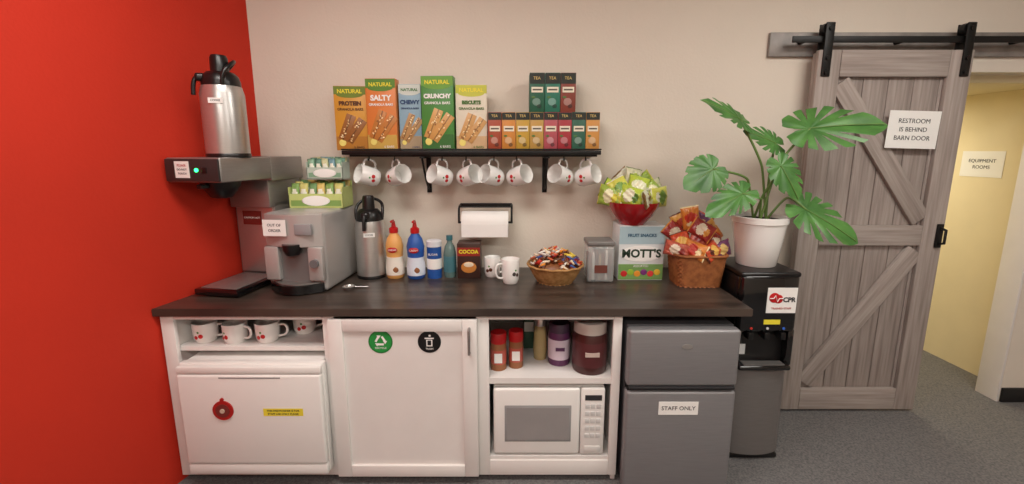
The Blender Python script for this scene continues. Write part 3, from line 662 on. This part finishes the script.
def tubj(x, y, r, h, body, lid, lab, nm):
    ps = [lathe('tub', [(0, 0), (r*0.96, 0), (r, 0.01), (r, h*0.72), (r*0.9, h*0.8)], (x, y, Z2), C(body, 0.3), 40), lathe('lid', [(0, h*0.79), (r*0.95, h*0.79), (r*0.95, h*0.97), (r*0.88, h), (0, h)], (x, y, Z2), C(lid), 40),
          lathe('label_wrap', [(r*1.005, h*0.15), (r*1.01, h*0.16), (r*1.01, h*0.62), (r*1.005, h*0.63)], (x, y, Z2), C(lab), 40),
          box('label_text', x-r*0.4, x+r*0.4, y-r*1.02-0.001, y-r*0.9, Z2+h*0.38, Z2+h*0.46, C((200,180,170)) if sum(lab) < 500 else C((90,50,90)))]
    group(nm, ps, (x, y, Z2))
tubj(0.222, -0.50, 0.052, 0.20, (96,50,90), (70,50,70), (220,206,220), 'coffee_tub')
tubj(0.355, -0.56, 0.078, 0.235, (70,34,32), (190,180,172), (88,40,42), 'cocoa_tub')
P = [box('carton', 0.06, 0.11, -0.36, -0.28, Z2, Z2+0.17, C((60,90,70)), 0.002), box('band', 0.061, 0.109, -0.3615, -0.3595, Z2+0.09, Z2+0.14, PAPER)]
group('tea_carton', P, (0.085, -0.32, Z2))

# ---------------------------------------------------------------- monstera plant
px, py, pz = 1.19, -0.36, 0.9555
P = [lathe('pot', [(0, 0), (0.086, 0), (0.09, 0.004), (0.108, 0.13), (0.118, 0.205), (0.124, 0.208), (0.125, 0.235), (0.116, 0.237), (0.113, 0.21), (0, 0.205)], (px, py, pz), CERAM, 48),
     lathe('soil_disc', [(0, 0.2), (0.112, 0.2), (0.108, 0.218), (0, 0.222)], (px, py, pz), SOIL, 32)]
def leaf(att, tip, nrm, width=0.9, notch=(24, 43, 62, 84, 108), droop=0.12, seed=0, dep=(0.3, 0.62)):
    att = Vector(att); tip = Vector(tip); X = (tip-att); L = X.length; X.normalize()
    N = Vector(nrm).normalized(); Y = N.cross(X).normalized(); N = X.cross(Y).normalized()
    rnd = random.Random(seed)
    nt_ = [[a+rnd.uniform(-3, 3) for a in notch] for _ in (0, 1)]
    dp = [[rnd.uniform(*dep) for a in notch] for _ in (0, 1)]
    K = 240; R = 7; vs = [tuple(att)]; fs = []
    for i in range(K):
        ph = -math.pi+2*math.pi*i/K; ap = abs(ph)
        ang = math.degrees(ap)
        pts = [(0, 1.0), (8, 0.92), (20, 0.80), (40, 0.68), (70, 0.56), (100, 0.48), (130, 0.43), (155, 0.36), (172, 0.20), (180, 0.06)]
        for (a0, r0), (a1, r1) in zip(pts, pts[1:]):
            if a0 <= ang <= a1:
                t = (ang-a0)/(a1-a0); r = r0+(r1-r0)*(t*t*(3-2*t) if a0 > 100 else t); break
        sd = 0 if ph > 0 else 1
        for a, d in zip(nt_[sd], dp[sd]):
            q = abs(ang-a)
            if q < 3.4: r *= (1-(1-d)*(1-(q/3.4)**2.5))
        for k in range(1, R+1):
            rr = r*k/R
            x = rr*math.cos(ph); y = rr*math.sin(ph)*width
            z = -0.9*droop*(x*x if x > 0 else 0) - droop*1.1*y*y*2 + 0.07*abs(y)
            z += 0.012*math.sin(9*ph+seed)*rr*2
            vs.append(tuple(att+X*x*L+Y*y*L+N*z*L))
    for i in range(K-1):
        b0 = 1+i*R; b1 = 1+(i+1)*R
        fs.append((0, b0, b1))
        for k in range(R-1): fs.append((b0+k, b0+k+1, b1+k+1, b1+k))
    me = bpy.data.meshes.new('leaf'); me.from_pydata(vs, [], fs)
    for p in me.polygons: p.use_smooth = True
    o = link('leaf', me, LEAF)
    mid = [tuple(att+X*t*L+N*(-0.9*droop*t*t+0.006)*L) for t in (0, .3, .6, .95)]
    rib = tube('midrib', mid, 0.0022, STEM)
    return [o, rib]
def stem(p0, p1, bend=(0, 0, 0), r=0.0055):
    p0 = Vector(p0); p1 = Vector(p1); m = (p0+p1)/2+Vector(bend)
    return tube('stem', [tuple(p0), tuple(p0.lerp(m, .6)+Vector((0, 0, 0.03))), tuple(m), tuple(p1)], r, STEM)
S0 = Vector((px, py, pz+0.21))
L_ = [ # attach, tip, normal, width, bend, notch depth range
    ((1.05, -0.37, 1.640), (0.84, -0.46, 1.735), (0.35, -0.65, 0.7), 0.62, (0.03, 0, 0.06), (0.55, 0.8)),
    ((0.920, -0.42, 1.415), (0.775, -0.48, 1.335), (-0.1, -0.95, 0.35), 0.98, (0.05, 0, 0.10), (0.7, 0.95)),
    ((1.055, -0.44, 1.305), (0.855, -0.54, 1.225), (0.1, -0.75, 0.65), 0.60, (0.03, -0.02, 0.05), (0.5, 0.8)),
    ((1.245, -0.33, 1.535), (1.085, -0.36, 1.600), (0.2, -0.8, 0.6), 0.80, (-0.01, 0, 0.03), (0.4, 0.75)),
    ((1.230, -0.42, 1.430), (1.31, -0.47, 1.280), (0.1, -0.95, 0.35), 0.85, (0.0, 0, 0.02), (0.55, 0.9)),
    ((1.375, -0.37, 1.600), (1.69, -0.44, 1.640), (-0.05, -0.72, 0.69), 0.80, (-0.02, 0, 0.09), (0.3, 0.6)),
    ((1.365, -0.42, 1.230), (1.59, -0.50, 1.100), (0.25, -0.8, 0.6), 0.90, (0.02, 0, 0.09), (0.35, 0.65)),
]
for i, (a, t, n, w, bd, dep) in enumerate(L_):
    P += leaf(a, t, n, w, seed=i, dep=dep)
    off = Vector((0.03*math.cos(i*2.1), 0.03*math.sin(i*2.1), 0))
    P.append(stem(S0+off, a, bd))
group('potted_monstera', P, (px, py, pz))

# ---------------------------------------------------------------- lights
def area(nm, loc, sx, sy, power, col=(1, 0.97, 0.925), rot=(0, 0, 0)):
    l = bpy.data.lights.new(nm, 'AREA'); l.shape = 'RECTANGLE'; l.size = sx; l.size_y = sy; l.energy = power; l.color = col
    o = bpy.data.objects.new(nm, l); COL.objects.link(o); o.location = loc; o.rotation_euler = rot; return o
PANEL = M('light_panel_glow', (255,246,232), 0.6, emit=3)
for i, (lx, ly) in enumerate(((-0.6, -1.5), (1.7, -1.5), (-0.6, -3.4), (1.7, -3.4))):
    ps = [box('frame', lx-0.62, lx+0.62, ly-0.32, ly+0.32, 2.68, 2.699, WHITE, 0.003), box('diffuser', lx-0.59, lx+0.59, ly-0.29, ly+0.29, 2.676, 2.682, PANEL)]
    group('ceiling_light_panel', ps, (lx, ly, 2.69))
    area('ceiling_lamp', (lx, ly, 2.66), 1.15, 0.55, 22)
area('corridor_lamp', (2.5, 1.2, 1.84), 0.6, 0.6, 15, (1, 0.91, 0.70))
w = bpy.data.worlds.new('world'); sc.world = w; w.use_nodes = True
w.node_tree.nodes['Background'].inputs[0].default_value = (1, 0.97, 0.93, 1); w.node_tree.nodes['Background'].inputs[1].default_value = 0.3

# ---------------------------------------------------------------- camera
cam = bpy.data.cameras.new('camera'); co = bpy.data.objects.new('camera', cam); COL.objects.link(co)
co.location = (0, -2.45, 1.5); co.rotation_euler = (math.radians(80), 0, 0)
cam.sensor_width = 36; cam.lens = 440/1024*36; cam.shift_y = -14/1024; cam.clip_start = 0.02
sc.camera = co
